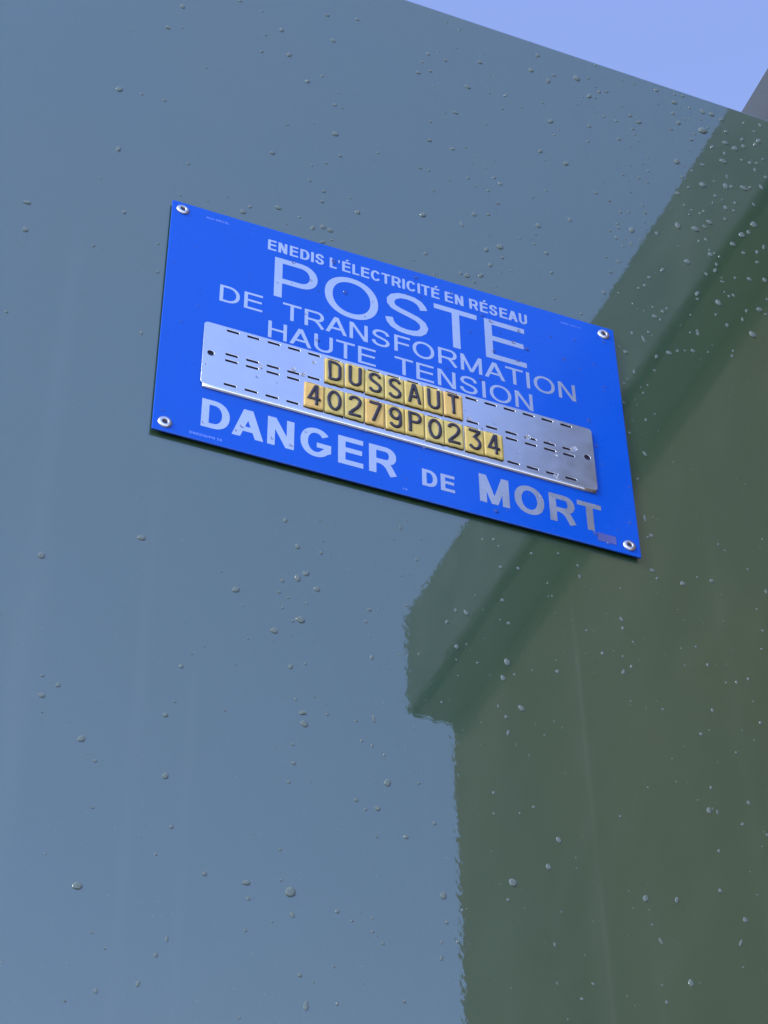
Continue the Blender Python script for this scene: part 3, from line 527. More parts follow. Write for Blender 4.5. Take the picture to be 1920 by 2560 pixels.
# ---------------------------------------------------------------- raindrops: x, z (mm from the sign's corner), radius, height ratio, surface
DROPS = '''-5,411.3,2.19,1.15,p;35.3,440.2,1.71,1.15,p;-13.4,381.7,2.32,0.85,p;-3.3,387.1,1.08,1.15,p;-36.6,366,0.87,1.15,p;66.3,421.3,2.1,1.15,p;55.1,409.4,1.13,1.15,p;52.8,388.4,1.67,0.85,p;72.4,394.8,2.26,1.15,p;104.5,428.9,2.15,1.15,p;122.7,464.4,1.81,0.85,p;100.1,457.7,1.99,1.15,p;51.6,436.2,1.15,1.15,p;14.9,350,1.06,1.15,p;-40.6,297.9,2.65,1.15,p;-26,299.9,1.17,1.15,p;-10.9,300.7,1.52,0.85,p;86.5,370.9,2.05,1.15,p;96.7,382.6,1.32,1.15,p;122.9,373.8,0.95,1.15,p;109.2,369.1,0.94,1.15,p;106.4,354.2,1.86,0.85,p;111.4,352.7,1.12,1.15,p;72.8,315.2,1.25,0.85,p;91.8,325.4,0.73,1.15,p;106.8,321.7,2.56,1.15,p;-36.6,237.2,2.23,1.15,p;63.4,280.5,2.08,1.15,p;110.5,299.8,1.62,1.15,p;100.5,287.2,1.42,1.15,p;90.9,280.2,1.06,1.15,p;137.3,315.5,1.11,1.15,p;134.9,306.8,0.73,1.15,p;8.3,243.5,1.31,1.15,p;-45.2,203.9,0.77,1.15,p;89.6,263.6,1.22,1.15,p;99.1,256.9,1.57,1.15,p;66.1,242.3,0.68,1.15,p;117.4,258.8,1.06,1.15,p;98.1,245.9,1.56,1.15,p;-86.7,161.4,2.35,0.85,p;35.4,222.3,0.82,1.15,p;22.8,212.4,0.97,1.15,p;69,226.5,2.18,1.15,p;-28.5,178.5,1.69,1.15,p;50.4,219.1,1.49,1.15,p;45.9,212.2,2.14,1.15,p;122.7,245.9,2.1,1.15,p;83.3,223.6,1.01,1.15,p;74.9,213,1,1.15,p;99.1,220.9,2.21,1.15,p;104.1,219.5,2.22,1.15,p;92.3,216.8,1.86,1.15,p;-85.1,137.2,2.45,0.85,p;105.1,210.3,1.19,1.15,p;99.1,205.8,1.85,1.15,p;-44.4,140.1,1.33,1.15,p;-38.6,139.6,0.59,1.15,p;-5.8,158.7,1.08,1.15,p;-4.4,133,1.21,1.15,p;-47.2,96.1,0.72,1.15,p;-88,63.7,1.23,1.15,p;-10.5,76.8,1.3,1.15,p;-84.9,122.7,0.71,1.15,p;-42.1,9.9,0.68,1.15,p;-24,27.2,0.55,1.15,p;4.9,210,0.96,1.15,p;171.4,503.4,0.81,1.15,p;193.3,498.9,1.02,1.15,p;203.5,494.9,1.23,1.15,p;177.2,450.3,1.77,1.15,p;185.9,458.4,0.99,1.15,p;172.3,437.7,1.36,1.15,p;190.5,449.3,1.58,1.15,p;200.4,469.6,1.01,1.15,p;218.1,461.1,2.02,1.15,p;222.3,474.4,1.02,1.15,p;266.3,494.8,2.11,1.15,p;259.5,472.4,2.29,1.15,p;272.9,466.2,2.5,1.15,p;278.2,475.9,1.89,0.85,p;297.4,482,2.98,1.15,p;307.6,486.9,1.29,1.15,p;314.9,507.4,1.31,1.15,p;168.9,423.3,1.93,1.15,p;178.4,429.7,1.75,0.85,p;180.2,412.7,0.96,1.15,p;207.1,425.5,2.36,1.15,p;225.8,448.5,1.01,1.15,p;224.2,426.4,0.99,1.15,p;236.7,430,1.6,1.15,p;241.2,451.2,0.81,1.15,p;306.3,463.9,2.54,1.15,p;315.1,473.9,1.92,1.15,p;321.8,477.3,1.5,1.15,p;311.4,464.6,1.06,1.15,p;312.4,478.4,1.07,1.15,p;300.8,459.9,0.84,1.15,p;266.9,435.6,1.02,1.15,p;233.4,412.3,1.19,1.15,p;249.1,422.7,1,1.15,p;196.2,389.5,2.11,0.85,p;188.3,384.8,0.95,1.15,p;295.4,448.4,0.83,1.15,p;309,445.1,0.84,1.15,p;316.3,443.8,1.47,1.15,p;332.5,464.6,1.07,1.15,p;271.4,415.9,2.42,1.15,p;220.3,387.1,0.97,1.15,p;176.8,369.5,1.31,1.15,p;277.7,409,0.81,1.15,p;273.6,400.7,1.2,1.15,p;302.9,425.7,1.65,1.15,p;339,456,1.93,1.15,p;345.8,451.2,2.57,0.85,p;326.5,443.4,1.27,1.15,p;336.4,499,1.1,1.15,p;347.2,499.7,1.1,1.15,p;365.9,501.2,2,1.15,p;381.5,503.9,1.35,1.15,p;388.3,505,1.58,1.15,p;379.8,492.6,2.45,1.15,p;365,483.8,1.1,1.15,p;385,490,1.12,1.15,p;392.9,492,1.35,1.15,p;403.8,492.9,2.48,1.15,p;411.6,493.1,2.49,1.15,p;419.7,490.5,2.04,1.15,p;377.2,477.8,1.77,1.15,p;380.6,467.3,2.2,1.15,p;390.9,477,1.11,1.15,p;386.7,474.7,1.11,1.15,p;401.4,481.3,1.12,1.15,p;373,455.9,1.52,1.15,p;401,467.6,4.44,0.85,p;409.4,469.7,1.34,1.15,p;406.2,473.9,1.12,1.15,p;392.8,459.7,1.32,1.15,p;389.2,450.7,1.75,1.15,p;386.3,435.5,0.87,1.15,p;339.6,439.7,1.27,1.15,p;340.4,433.4,1.06,1.15,p;326.6,421.4,1.67,1.15,p;342.4,426,0.84,1.15,p;335.7,417,0.83,1.15,p;300.6,406.6,1.43,1.15,p;175.6,347.7,2.21,0.85,p;202.7,352.6,1.13,1.15,p;192.8,346.2,1.67,1.15,p;224.3,347.6,0.76,1.15,p;210.9,345.5,0.75,1.15,p;207.4,337.2,0.75,1.15,p;260.8,376,2.35,0.85,p;264.1,367.8,0.98,1.15,p;280.1,370.8,2.37,1.15,p;167.9,313.4,1.62,0.85,p;174.2,313.4,1.26,1.15,p;189.4,309.8,0.91,1.15,p;202.8,318.7,1.29,1.15,p;223,328.3,1.49,0.85,p;216.8,336.2,0.94,1.15,p;208,312.3,1.1,1.15,p;217.6,311.7,1.29,1.15,p;227.2,323.6,1.68,1.15,p;176.8,292.8,1.25,1.15,p;224.1,301,1.47,1.15,p;251.3,319.8,1.13,1.15,p;262.5,331.9,1.15,1.15,p;301.5,347.5,1.57,1.15,p;311.6,343.4,1.58,1.15,p;325.9,379.2,1.22,1.15,p;333,393.5,1.03,1.15,p;343.9,400.7,1.04,1.15,p;347.4,393.5,1.24,1.15,p;338.5,381.1,1.23,1.15,p;345.6,379.8,1.23,1.15,p;330.2,361.6,1.01,1.15,p;329.7,374,0.81,1.15,p;308.8,363.6,0.8,1.15,p;348.9,409.3,1.05,1.15,p;373.1,416.7,3.19,0.85,p;378.9,413.9,0.85,1.15,p;385.2,411.3,1.49,1.15,p;375.8,399.7,1.69,1.15,p;379.8,389.3,1.47,1.15,p;369.4,377.7,2.07,1.15,p;338.5,350.3,1.21,1.15,p;339.7,342.2,1.4,1.15,p;319.4,334.1,1.18,1.15,p;326,336.8,1.19,1.15,p;337.7,331,0.99,1.15,p;168.6,263.7,2.44,1.15,p;206,281,1.98,1.15,p;216.4,285.7,1.63,1.15,p;222.7,289.9,0.73,1.15,p;196.3,266.7,1.53,1.75,p;253.4,290.1,2.22,1.15,p;278.3,307.3,1.5,1.75,p;250.9,279.8,1.1,1.15,p;238.8,270.8,1.09,1.15,p;215.8,262.6,0.71,1.15,p;249.5,269,1.1,1.15,p;309,308.9,1.16,1.15,p;315.6,319.2,1.36,1.15,p;316.2,315.4,1.17,1.15,p;326.7,317.6,2.55,1.15,p;313.4,303.6,1.54,1.15,p;320.5,305.3,0.77,1.15,p;324.7,302.3,1.26,1.75,p;332.6,310.1,0.98,1.15,p;338.1,323.1,0.99,1.15,p;318,296.8,0.77,1.15,p;213.3,247.4,2.12,1.15,p;223.4,254.9,2.68,1.15,p;224.6,244.3,1.42,1.15,p;207,248.7,0.7,1.15,p;169.5,224.7,1.53,1.15,p;215.5,233.2,1.93,1.15,p;161.2,214.7,0.84,1.15,p;257.8,263.1,1.64,1.15,p;260.2,244.3,1.45,1.15,p;208.2,219.5,2.08,1.15,p;198.2,215.1,2.23,1.15,p;193.7,215.4,1.37,1.15,p;203.3,210.9,1.2,1.15,p;230.5,233.1,1.06,1.15,p;223,229.3,0.7,1.15,p;218.6,213.1,1.04,1.15,p;260.6,218.2,1.07,1.15,p;251.2,239.9,0.72,1.15,p;303.4,278.8,1.13,1.15,p;312.5,278,1.33,1.15,p;305.5,263.9,1.5,1.15,p;305.5,250.9,0.93,1.15,p;298.1,239.7,1.66,1.15,p;279.1,210.6,1.07,1.15,p;175.2,206.7,0.84,1.15,p;309.4,243.7,1.11,1.15,p;439.8,496.1,1.32,1.75,p;454.8,500.1,1.85,1.15,p;422,476.3,2.03,1.15,p;448,488.9,1.61,1.15,p;435.1,472.7,2.04,1.15,p;419.5,461.1,2.45,1.15,p;406.8,450.1,1.98,1.15,p;427,457.8,2.68,1.15,p;435.1,464.4,2.25,1.15,p;450.2,478.2,2.74,1.15,p;446.2,471.6,2.04,1.15,p;416.7,446.9,1.43,1.75,p;414.1,436,2.85,1.15,p;431.1,445.6,1.56,1.15,p;438.2,445.4,2.01,1.15,p;444,447.6,1.79,1.15,p;450.7,455.9,1.58,1.15,p;441.2,438.5,1.44,1.75,p;395,422.8,1.94,1.15,p;414.9,418.5,1.25,1.75,p;392.1,398.1,2.97,1.15,p;402.7,406.9,1.07,1.15,p;412,405.4,2.8,1.15,p;417,407.2,1.55,1.75,p;428,410.4,3.04,1.15,p;433.2,413.3,1.75,1.15,p;443.7,418.6,2.2,1.15,p;449.8,433.4,1.78,1.15,p;401.5,389.2,1.7,1.15,p;397.9,379.6,1.06,1.75,p;417.6,388.5,1.5,1.15,p;406.8,387,1.06,1.15,p;433.7,394,1.51,1.15,p;408.4,378.7,2.12,1.15,p;415.3,378.5,1.49,1.15,p;385.4,361.8,1.45,1.15,p;388.9,366.2,1.25,1.15,p;373.4,366,1.24,1.15,p;378.7,362.6,1.24,1.15,p;376.5,356.6,1.44,1.15,p;406.2,364.8,1.68,1.15,p;392.2,355.1,2.48,1.15,p;387.5,348.1,1.85,1.15,p;379.3,341.7,2.86,1.15,p;364.9,339.1,2.83,1.15,p;346.7,322.7,1.79,1.15,p;430.1,369.1,3.19,1.15,p;424.2,357.9,2.11,1.15,p;417.9,351.9,2.93,1.15,p;408.6,337.7,2.48,1.15,p;380.4,328.9,1.42,1.15,p;386.7,333.4,1.43,1.15,p;428.2,337.4,1.88,1.15,p;434.8,345.7,1.51,1.75,p;416.4,331.3,1.86,1.15,p;388.1,322.3,1.22,1.15,p;391.6,320.4,1.22,1.15,p;388,317.4,2.22,1.15,p;395.2,318.3,1.22,1.15,p;362.9,316,0.8,1.15,p;368,301,2.57,1.15,p;391.7,308.2,1.61,1.15,p;426.6,325.5,1.65,1.15,p;346.6,283.4,1.53,1.75,p;389.7,300.9,2,1.15,p;381.7,293.7,1.59,1.15,p;335.3,270.5,1.72,1.15,p;417,303.1,2.03,1.15,p;429.8,307.5,2.25,1.15,p;405.1,299.5,1.41,1.15,p;394.3,295,1,1.15,p;393.4,290.6,1.2,1.15,p;330.7,260.5,1.23,1.75,p;325.8,255.5,1.32,1.15,p;371.7,269,1.82,1.75,p;371.1,263,1.36,1.15,p;397.4,276.8,1.39,1.15,p;401.1,279.5,1.39,1.15,p;394.3,280.2,0.99,1.15,p;387.6,266.1,2.74,1.15,p;319.3,237.2,0.93,1.15,p;334.5,239.6,1.12,1.15,p;345.5,243,1.32,1.15,p;342,238.4,1.69,1.15,p;335.1,230.5,2.05,1.15,p;339.1,229.2,1.31,1.15,p;327.3,233.1,0.74,1.15,p;409.5,266.5,1.28,1.75,p;420.4,272.3,2.4,1.15,p;383.7,252.1,0.98,1.75,p;404.9,255.9,1.27,1.75,p;425,269.3,1.4,1.15,p;391.5,244.7,1.74,1.15,p;428.6,286.4,1.21,1.15,p;363.5,243.7,0.95,1.15,p;315.8,206.4,1.45,1.15,p;328.8,212.5,1.29,1.15,p;330.8,210,0.92,1.15,p;366.9,226.1,1.36,1.75,p;366.7,228.9,1.33,1.15,p;361.2,225,0.94,1.15,p;324,204,1.18,2.6,p;410.9,242.9,2.93,1.15,p;309,185.2,1.97,1.15,p;304.9,188.7,1.25,1.15,p;342.1,197.3,2.2,1.15,p;348.9,201.9,1.29,1.15,p;360.7,206.7,1.86,1.15,p;354.6,204.4,0.93,1.15,p;372.5,210.3,0.94,1.15,p;331.9,189.9,1.63,1.15,p;391.2,213.6,1.33,1.15,p;392.6,219.2,1.14,1.15,p;395.2,291.4,0.8,1.15,p;313.6,168.3,1.19,1.75,p;307.9,159.9,0.64,1.75,p;305.1,154.4,1.13,1.15,p;318.3,150.5,1.01,1.15,p;322.3,159.1,0.89,1.15,p;329.2,175.6,1.03,1.15,p;317.1,155.2,0.63,1.15,p;317.5,125.4,0.98,1.75,p;312.6,137.3,0.62,1.15,p;303,135.7,0.8,1.75,p;324.7,133.4,0.75,1.15,p;307.5,121,0.62,1.15,p;304.6,109,1.1,1.15,p;313.5,93.8,1.31,1.75,p;307.5,37.7,1.18,1.75,p;306.1,69.6,0.95,1.15,p;310.5,23.8,1.62,1.15,p;307.5,46,0.47,1.15,p;313.3,40,0.59,1.15,p;148,-23.5,1.33,1.15,p;160,-28.1,0.92,1.15,p;151.6,-16.4,0.82,1.15,p;157.5,-44.4,1.11,1.15,p;143.8,-33.6,0.81,1.15,p;198.8,-15.6,0.76,1.75,p;205.9,-13.3,1.06,1.15,p;208.8,-17.7,0.85,1.15,p;229.3,-16.8,1.08,1.15,p;209.1,-33.7,1.26,1.15,p;258.7,-16.7,0.79,1.75,p;128.9,-89.9,1.31,1.15,p;134.3,-87.4,0.57,2.6,p;126.9,-99,1.04,1.15,p;148.2,-59.3,0.72,1.15,p;153.3,-56.2,0.64,1.15,p;140.1,-60.4,0.45,1.15,p;126.1,-60.2,0.45,1.15,p;132.2,-56.7,0.54,1.15,p;129.2,-107.9,0.6,1.15,p;133.5,-107.8,0.52,1.15,p;145.8,-116.4,0.78,1.15,p;150.9,-80.1,1.07,1.15,p;130.1,-122.7,1.37,1.15,p;134,-126.5,0.49,1.75,p;138.4,-124.9,0.51,1.15,p;136.6,-151.6,0.61,1.75,p;128.7,-151.2,0.48,1.75,p;130.9,-163.1,1.08,2.6,p;153.5,-163,0.59,1.15,p;124.2,-179.1,0.98,1.15,p;130,-180.5,0.83,1.75,p;148.4,-178.4,0.58,1.15,p;136.6,-184.9,0.82,1.15,p;152.7,-190.3,0.58,1.15,p;130.5,-199.6,0.48,1.15,p;138.2,-201.7,2.19,1.15,p;155.3,-197.5,0.99,1.15,p;134.2,-38.6,0.36,1.15,p;133,-43,0.36,1.15,p;149.4,-52.1,0.36,1.15,p;220.1,-31.2,1.16,1.15,p;259.2,-25,1,1.75,p;238.1,-36.4,0.56,1.75,p;192.3,-59.8,0.53,1.75,p;240.3,-45.7,0.77,1.15,p;208.9,-58.7,1.31,1.15,p;179.9,-74.8,0.98,1.75,p;186.2,-74.6,1.65,1.15,p;174.4,-84.8,1.35,1.15,p;196.6,-69.3,0.55,1.15,p;206.8,-73.5,0.65,1.15,p;211.7,-74.6,1.21,1.15,p;260.2,-65.3,0.87,1.15,p;264.6,-64.6,0.39,1.15,p;157,-98.8,0.35,1.15,p;196.5,-89.9,0.46,1.15,p;179.5,-100.9,1.52,1.15,p;185.4,-97.5,0.39,2.6,p;157.2,-112.4,0.57,1.75,p;179.1,-110,0.62,1.15,p;191.5,-108.6,0.81,1.15,p;239.4,-92.7,0.65,1.15,p;209.2,-103,2.18,1.15,p;239.6,-100.9,1.3,1.15,p;206.2,-115,1.71,1.15,p;213.3,-110.3,0.73,1.15,p;198.5,-115.2,0.54,1.15,p;179.7,-120.8,0.44,1.75,p;224.3,-104.2,0.53,1.75,p;169.5,-141.7,0.69,1.15,p;202.4,-135.2,0.57,2.6,p;216.1,-132.9,1.97,1.15,p;206.7,-141.4,1.24,1.15,p;207.4,-151.5,1.14,1.75,p;228.7,-147.4,0.63,1.15,p;191.8,-148.9,0.52,1.15,p;211.6,-158.1,0.38,2.6,p;190.9,-163.7,0.31,1.75,p;218.7,-163.4,0.51,1.75,p;196.9,-193.1,1.1,1.15,p;223.9,-141.3,0.45,1.15,p;160.3,-142.9,0.34,1.15,p;246.6,-11,0.79,1.15,p;79.9,-40.2,1.61,1.15,p;100.4,-34.2,0.74,1.15,p;108.6,-31.4,0.6,1.15,p;86.2,-49.8,0.51,1.15,p;102,-48.6,0.74,1.15,p;87.3,-57.2,2.03,0.85,p;100.9,-57.5,1.25,1.15,p;106.5,-59.6,0.59,1.15,p;45.1,-88.7,0.83,1.15,p;62,-85.3,0.42,1.15,p;92.6,-75.3,1.94,1.15,p;87.8,-80.1,2.15,1.15,p;79.2,-84.4,1.42,1.15,p;53.7,-98.9,2.21,1.15,p;98.9,-84.5,1.87,1.15,p;77.4,-93.3,1.13,1.15,p;82.7,-95.4,1.06,1.15,p;90.3,-90.8,0.43,1.15,p;93,-96.1,0.85,1.15,p;58.2,-108.5,0.83,1.15,p;79.8,-103.5,0.91,1.15,p;103.8,-93.2,0.43,1.15,p;89.9,-108.8,2.52,1.15,p;85.7,-110.9,0.98,1.15,p;75.6,-120.6,2.2,1.15,p;85.1,-120.5,0.76,1.15,p;75,-127.5,0.62,1.15,p;61.5,-130,0.75,1.15,p;38.7,-141.6,0.66,1.15,p;117.7,-64.6,0.52,1.15,p;93.1,-137.8,0.89,1.15,p;85.1,-141.9,1.57,1.15,p;102.1,-142.1,0.55,1.75,p;97.5,-140.5,0.34,1.15,p;55.6,-149.2,0.8,0.85,p;103.1,-147.8,0.41,1.15,p;81.8,-163.8,0.47,1.15,p;88.4,-162.4,0.87,1.75,p;98.5,-158.1,0.68,1.15,p;104.9,-161.5,0.61,1.15,p;51.1,-179.7,0.65,1.75,p;92.3,-170,2.15,0.85,p;93.2,-176.7,2.14,1.15,p;105.5,-167.4,0.95,1.15,p;121.3,-167,0.96,1.15,p;121.3,-155.8,0.35,1.15,p;120.3,-115.9,0.36,1.15,p;87.4,-191.3,0.99,1.15,p;77.5,-196.6,0.59,1.15,p;0.7,-79.2,2.21,1.15,p;4.9,-81.7,0.65,1.15,p;-50.2,-108,2.21,1.15,p;-66.5,-151.4,0.71,1.15,p;27.1,-158.4,1.37,1.15,p;32.2,-148.7,0.76,1.15,p;-41.9,-184.2,1.05,0.85,p;-33.8,-187.7,1.4,1.15,p;-40.9,-196,1.62,1.15,p;-39.9,-205.9,0.69,1.15,p;25.1,-181.4,0.86,0.85,p;20.9,-191,1.7,0.85,p;-19.4,-216.4,2.08,1.15,p;-15.9,-224,0.58,1.15,p;-11.7,-227.4,1.04,1.15,p;-10.7,-254.2,1.02,0.85,p;23.1,-227.2,1.89,1.15,p;88,-202.7,1.25,1.15,p;85.7,-214.7,1.24,0.85,p;96.9,-211.8,0.63,1.15,p;27.9,-255.5,1.16,1.15,p;68.2,-252.7,0.48,1.15,p;121.3,-216.5,1.27,1.15,p;126.1,-221.1,0.89,1.15,p;132.7,-218.7,1.66,1.15,p;132,-235.7,1.01,1.15,p;82.3,-255.3,0.96,1.15,p;21.3,-272.8,0.8,1.15,p;-30.1,-284.6,0.65,1.15,p;-14,-298.1,2.39,1.15,p;45.4,-277.7,1.38,1.15,p;65.9,-278,2.1,0.85,p;88,-278,2.96,1.15,p;83.1,-272.5,0.83,1.15,p;67.3,-286.3,1.16,1.15,p;89.1,-290.2,1.18,1.75,p;79.3,-296.2,0.7,1.15,p;111.6,-283.3,1.2,1.15,p;119.2,-286.8,0.84,1.15,p;123.5,-280.8,0.61,1.75,p;129.4,-283,0.73,1.15,p;129.5,-290.6,0.84,1.15,p;131.8,-292.1,0.6,1.15,p;134.8,-295.9,0.96,1.15,p;66.5,-303.8,0.92,1.15,p;-5.1,-320.7,0.64,1.15,p;1.3,-327.4,0.75,1.15,p;29.4,-316.2,0.87,2.6,p;24.8,-325.8,1.2,1.15,p;109.9,-313.7,0.82,1.15,p;93.4,-321.6,1.26,1.15,p;100.3,-323.9,0.58,1.15,p;125,-319.4,0.47,1.15,p;17.6,-341.9,1.39,1.15,p;-1,-349.4,1.26,1.15,p;-14.4,-356.9,0.93,1.15,p;96.8,-336.7,1.56,1.75,p;111.8,-332.7,0.92,1.15,p;65.3,-349.3,0.77,1.15,p;-43.4,-344,0.51,1.15,p;307.9,21.5,1.01,1.15,p;307.8,35.3,0.85,1.15,p;308.1,-4.9,1.65,1.15,p;310.6,-10.5,1.15,1.15,p;327.6,-9.1,1.83,1.15,p;338.3,-0.6,0.84,1.15,p;347.9,-0.7,1.52,1.15,p;374.8,17.2,0.87,1.15,p;356.6,31.7,0.87,1.15,p;360.7,28.1,0.87,1.15,p;389.2,46.6,0.89,1.15,p;385,2.5,1.12,1.75,p;376.5,-14.1,0.85,1.15,p;283.6,-49.8,1.14,1.75,p;283.8,-56.6,1.02,1.75,p;285.2,-26.1,0.64,1.15,p;289.4,-65.2,0.94,1.15,p;268.9,-79.4,1.23,1.15,p;281.6,-77.8,0.77,1.15,p;286.5,-83.9,1,1.75,p;281.1,-89.2,1.54,1.15,p;330.4,-56.6,0.97,1.15,p;336.5,-68.2,1.04,1.75,p;321.4,-73,0.64,1.15,p;362.4,-71.1,1.14,1.15,p;354.1,-76,1.13,1.15,p;347.1,-78.2,0.8,1.15,p;375,-45.2,1,1.15,p;377.9,-30.3,1.01,1.15,p;303.4,-109.4,0.92,1.15,p;335.2,-101.3,1.02,1.75,p;325.8,-120.6,1.23,1.15,p;365.7,-101.9,1.28,1.15,p;352.8,-110.8,0.63,1.15,p;346.6,-127.8,0.93,1.15,p;331.3,-116.3,0.62,1.15,p;305.3,-142.6,0.6,1.15,p;306.2,-158,0.59,1.15,p;288.1,-166.4,0.73,1.15,p;327.3,-156.6,1.21,1.15,p;318,-166.9,0.6,1.15,p;349.8,-160.7,1.37,1.15,p;324,-172.3,1.79,1.15,p;329.1,-172.1,0.75,2.6,p;343.9,-176.4,1.35,1.15,p;358.4,-179.7,1.06,1.15,p;326.7,-197.6,1.03,1.15,p;269.6,-189.7,0.85,1.15,p;219.3,-196.3,0.96,1.15,p;211,-202.3,0.82,1.15,p;196.4,-206,0.81,1.15,p;163.2,-220.3,1.04,1.15,p;147.7,-232.2,1.4,1.15,p;232.2,-213.6,1.78,1.15,p;225.2,-231.5,1.74,1.15,p;241.1,-228.4,0.39,1.75,p;204.7,-245.7,2.36,1.15,p;197.8,-248,0.38,1.75,p;201.7,-256.4,1.04,1.15,p;166.8,-261.9,2.02,1.15,p;168.1,-276.8,1.13,1.15,p;164.9,-288.5,0.71,1.75,p;164.7,-297.2,1.06,1.75,p;173.7,-286.4,1,1.15,p;153.7,-285.7,0.49,1.15,p;176.8,-267.9,0.63,1.15,p;230.6,-256.8,0.66,1.15,p;225.5,-276.7,0.84,1.75,p;241.6,-279.2,0.52,1.15,p;225.3,-298.3,0.64,1.75,p;244.7,-294.6,0.91,1.15,p;238,-304.4,1.03,1.15,p;200.4,-306.2,0.5,1.15,p;229.5,-317,0.63,1.15,p;279.3,-238,1.94,1.15,p;297.4,-234.6,1.54,1.15,p;280.8,-244.3,0.55,1.15,p;281.4,-252.9,0.68,1.15,p;285.3,-261.7,0.88,2.6,p;324.1,-223,1.44,1.15,p;336.8,-238,1.72,1.15,p;332.1,-252.5,1.22,1.75,p;331.4,-266.8,0.7,1.15,p;299.7,-282.7,1.9,1.15,p;283.2,-287.2,0.67,1.15,p;284.7,-296.6,1.06,1.15,p;262.8,-297.4,0.47,1.75,p;346.4,-220.2,0.58,1.15,p;145.2,-324.7,0.95,1.15,p;4.6,141.5,0.61,1.15,s;16.3,161.5,0.62,1.15,s;21.8,126.2,0.71,1.15,s;6.9,114.8,0.5,1.15,s;20.5,109.4,0.8,1.15,s;11.6,92.2,0.89,1.15,s;10.9,63.7,0.48,1.15,s;51.6,148.6,0.63,1.15,s;79.3,173.9,1.3,1.15,s;69.8,151,1.06,1.15,s;78.7,154.5,0.64,1.15,s;90.9,162.2,1.3,1.15,s;95.8,153.6,0.65,1.15,s;101.1,139.2,0.86,1.15,s;113.1,160.1,1.76,1.15,s;131.5,158.6,0.89,1.15,s;126.6,143.1,0.98,1.15,s;105.6,186.3,2,1.15,s;64,120.2,0.52,1.15,s;87.9,129.9,0.95,1.15,s;27.8,61,1.07,1.15,t;58.9,61.9,1.19,1.15,t;60.9,71.5,1.7,1.15,t;80.8,76.5,1.83,1.15,t;87,74.7,1.84,1.15,t;93.4,87.4,1.34,1.15,t;70.9,61.6,0.8,1.15,t;29.1,15.2,1.13,1.15,s;51.6,20,1.35,1.15,s;48.6,15.6,1.15,1.15,s;69.6,17,1.16,1.15,s;81.2,15.6,1.56,1.15,s;89.6,29.2,0.89,1.15,s;56.8,42.4,0.69,1.15,s;125.1,41.9,0.71,1.15,t;95.8,109.5,1.47,1.15,s;5.2,15.7,0.74,1.15,s;161,194.2,1.9,0.85,s;154.6,175.5,1.05,1.15,s;163.8,176.6,0.82,1.15,s;185.3,189,1.44,1.15,s;205.7,176.4,1.45,1.15,s;211.8,173.1,1.69,1.15,s;231.3,171.9,1.71,1.15,s;196.7,157.3,0.95,1.15,s;217.7,164.7,0.72,1.15,s;212.4,145.4,1.42,1.15,s;226.7,159.2,1.57,1.15,s;235.3,156.3,1.93,1.15,s;253.2,175,1.11,1.15,s;270.6,178.4,1,1.15,s;261.1,157,1.35,1.15,s;272.1,152.4,0.98,1.15,s;228.5,142.9,1.43,1.15,s;201.9,115.8,1.39,1.15,s;179.7,117.3,0.8,1.15,s;192.2,75.9,1.79,1.15,t;190.2,82.9,0.67,1.15,t;208.9,77.9,0.79,1.15,t;200.8,70.8,1.12,1.15,t;230.7,74.2,2.06,1.15,t;260.9,74.8,2.56,1.15,t;223.3,58.7,1.01,1.15,t;237.6,62.5,0.68,1.15,t;248.5,65,1.38,1.15,t;245,75.2,0.92,1.15,t;224,49.9,0.9,1.15,t;247.2,47.1,1.7,1.15,t;235.2,28,1.33,1.15,s;229.5,27.4,0.78,1.15,s;207,6.6,1.72,1.15,s;214.2,9.4,0.65,1.15,s;243.9,4.7,0.55,1.15,s;271,9.8,1.79,1.15,s;278.8,4.3,1.01,1.15,s;295,26.7,0.99,1.75,s;286.3,18,0.68,1.15,s;297.4,56.5,0.68,1.75,s;280.5,70.4,0.59,1.75,s;277.8,85,1.02,1.75,s;274.4,106.3,1.21,1.75,s;287.9,141.5,0.8,1.75,s;287.9,137.5,0.74,1.15,s;282.6,160.1,1,1.15,s;291.8,185.3,1.1,1.75,s;268.4,119.4,0.6,1.15,s;162,41.2,0.86,1.15,t;160.4,31.3,0.85,1.15,s;195.4,38.3,0.66,1.15,s;151.6,13,0.63,1.15,s'''
drops = []
for s in DROPS.split(';'):
    a = s.split(','); drops.append([float(a[0]), float(a[1]), float(a[2])*.9, float(a[3]), a[4]])
drops.sort(key=lambda d: -d[2]*math.sqrt(d[3]))
def drop_verts(seed, n=14, rings=6, h=.36):
    rd = random.Random(seed)
    am = [(rd.uniform(-.10, .10)/(1+.5*_k), rd.uniform(0, 6.28)) for _k in range(4)]
    sag = rd.uniform(.05, .25); pts = []
    for j in range(rings+1):
        f = j/rings                                  # 0 at the rim, 1 at the crown
        if j == rings: pts.append([(0, -h, -sag*.35)]); break
        rr_ = math.cos(f*math.pi/2)**.9; y = -h*math.sin(f*math.pi/2)**.85
        ring = []
        for i in range(n):
            t = 2*math.pi*i/n
            r = rr_*(1+sum(a*math.cos((k+2)*t+p) for k, (a, p) in enumerate(am)))
            x = r*math.cos(t); z = r*math.sin(t)
            x *= 1 - .28*sag*2*max(0, z)             # narrower above, heavier below
            ring.append((x, y, z - sag*.35*(1-rr_)))
        pts.append(ring)
    return pts
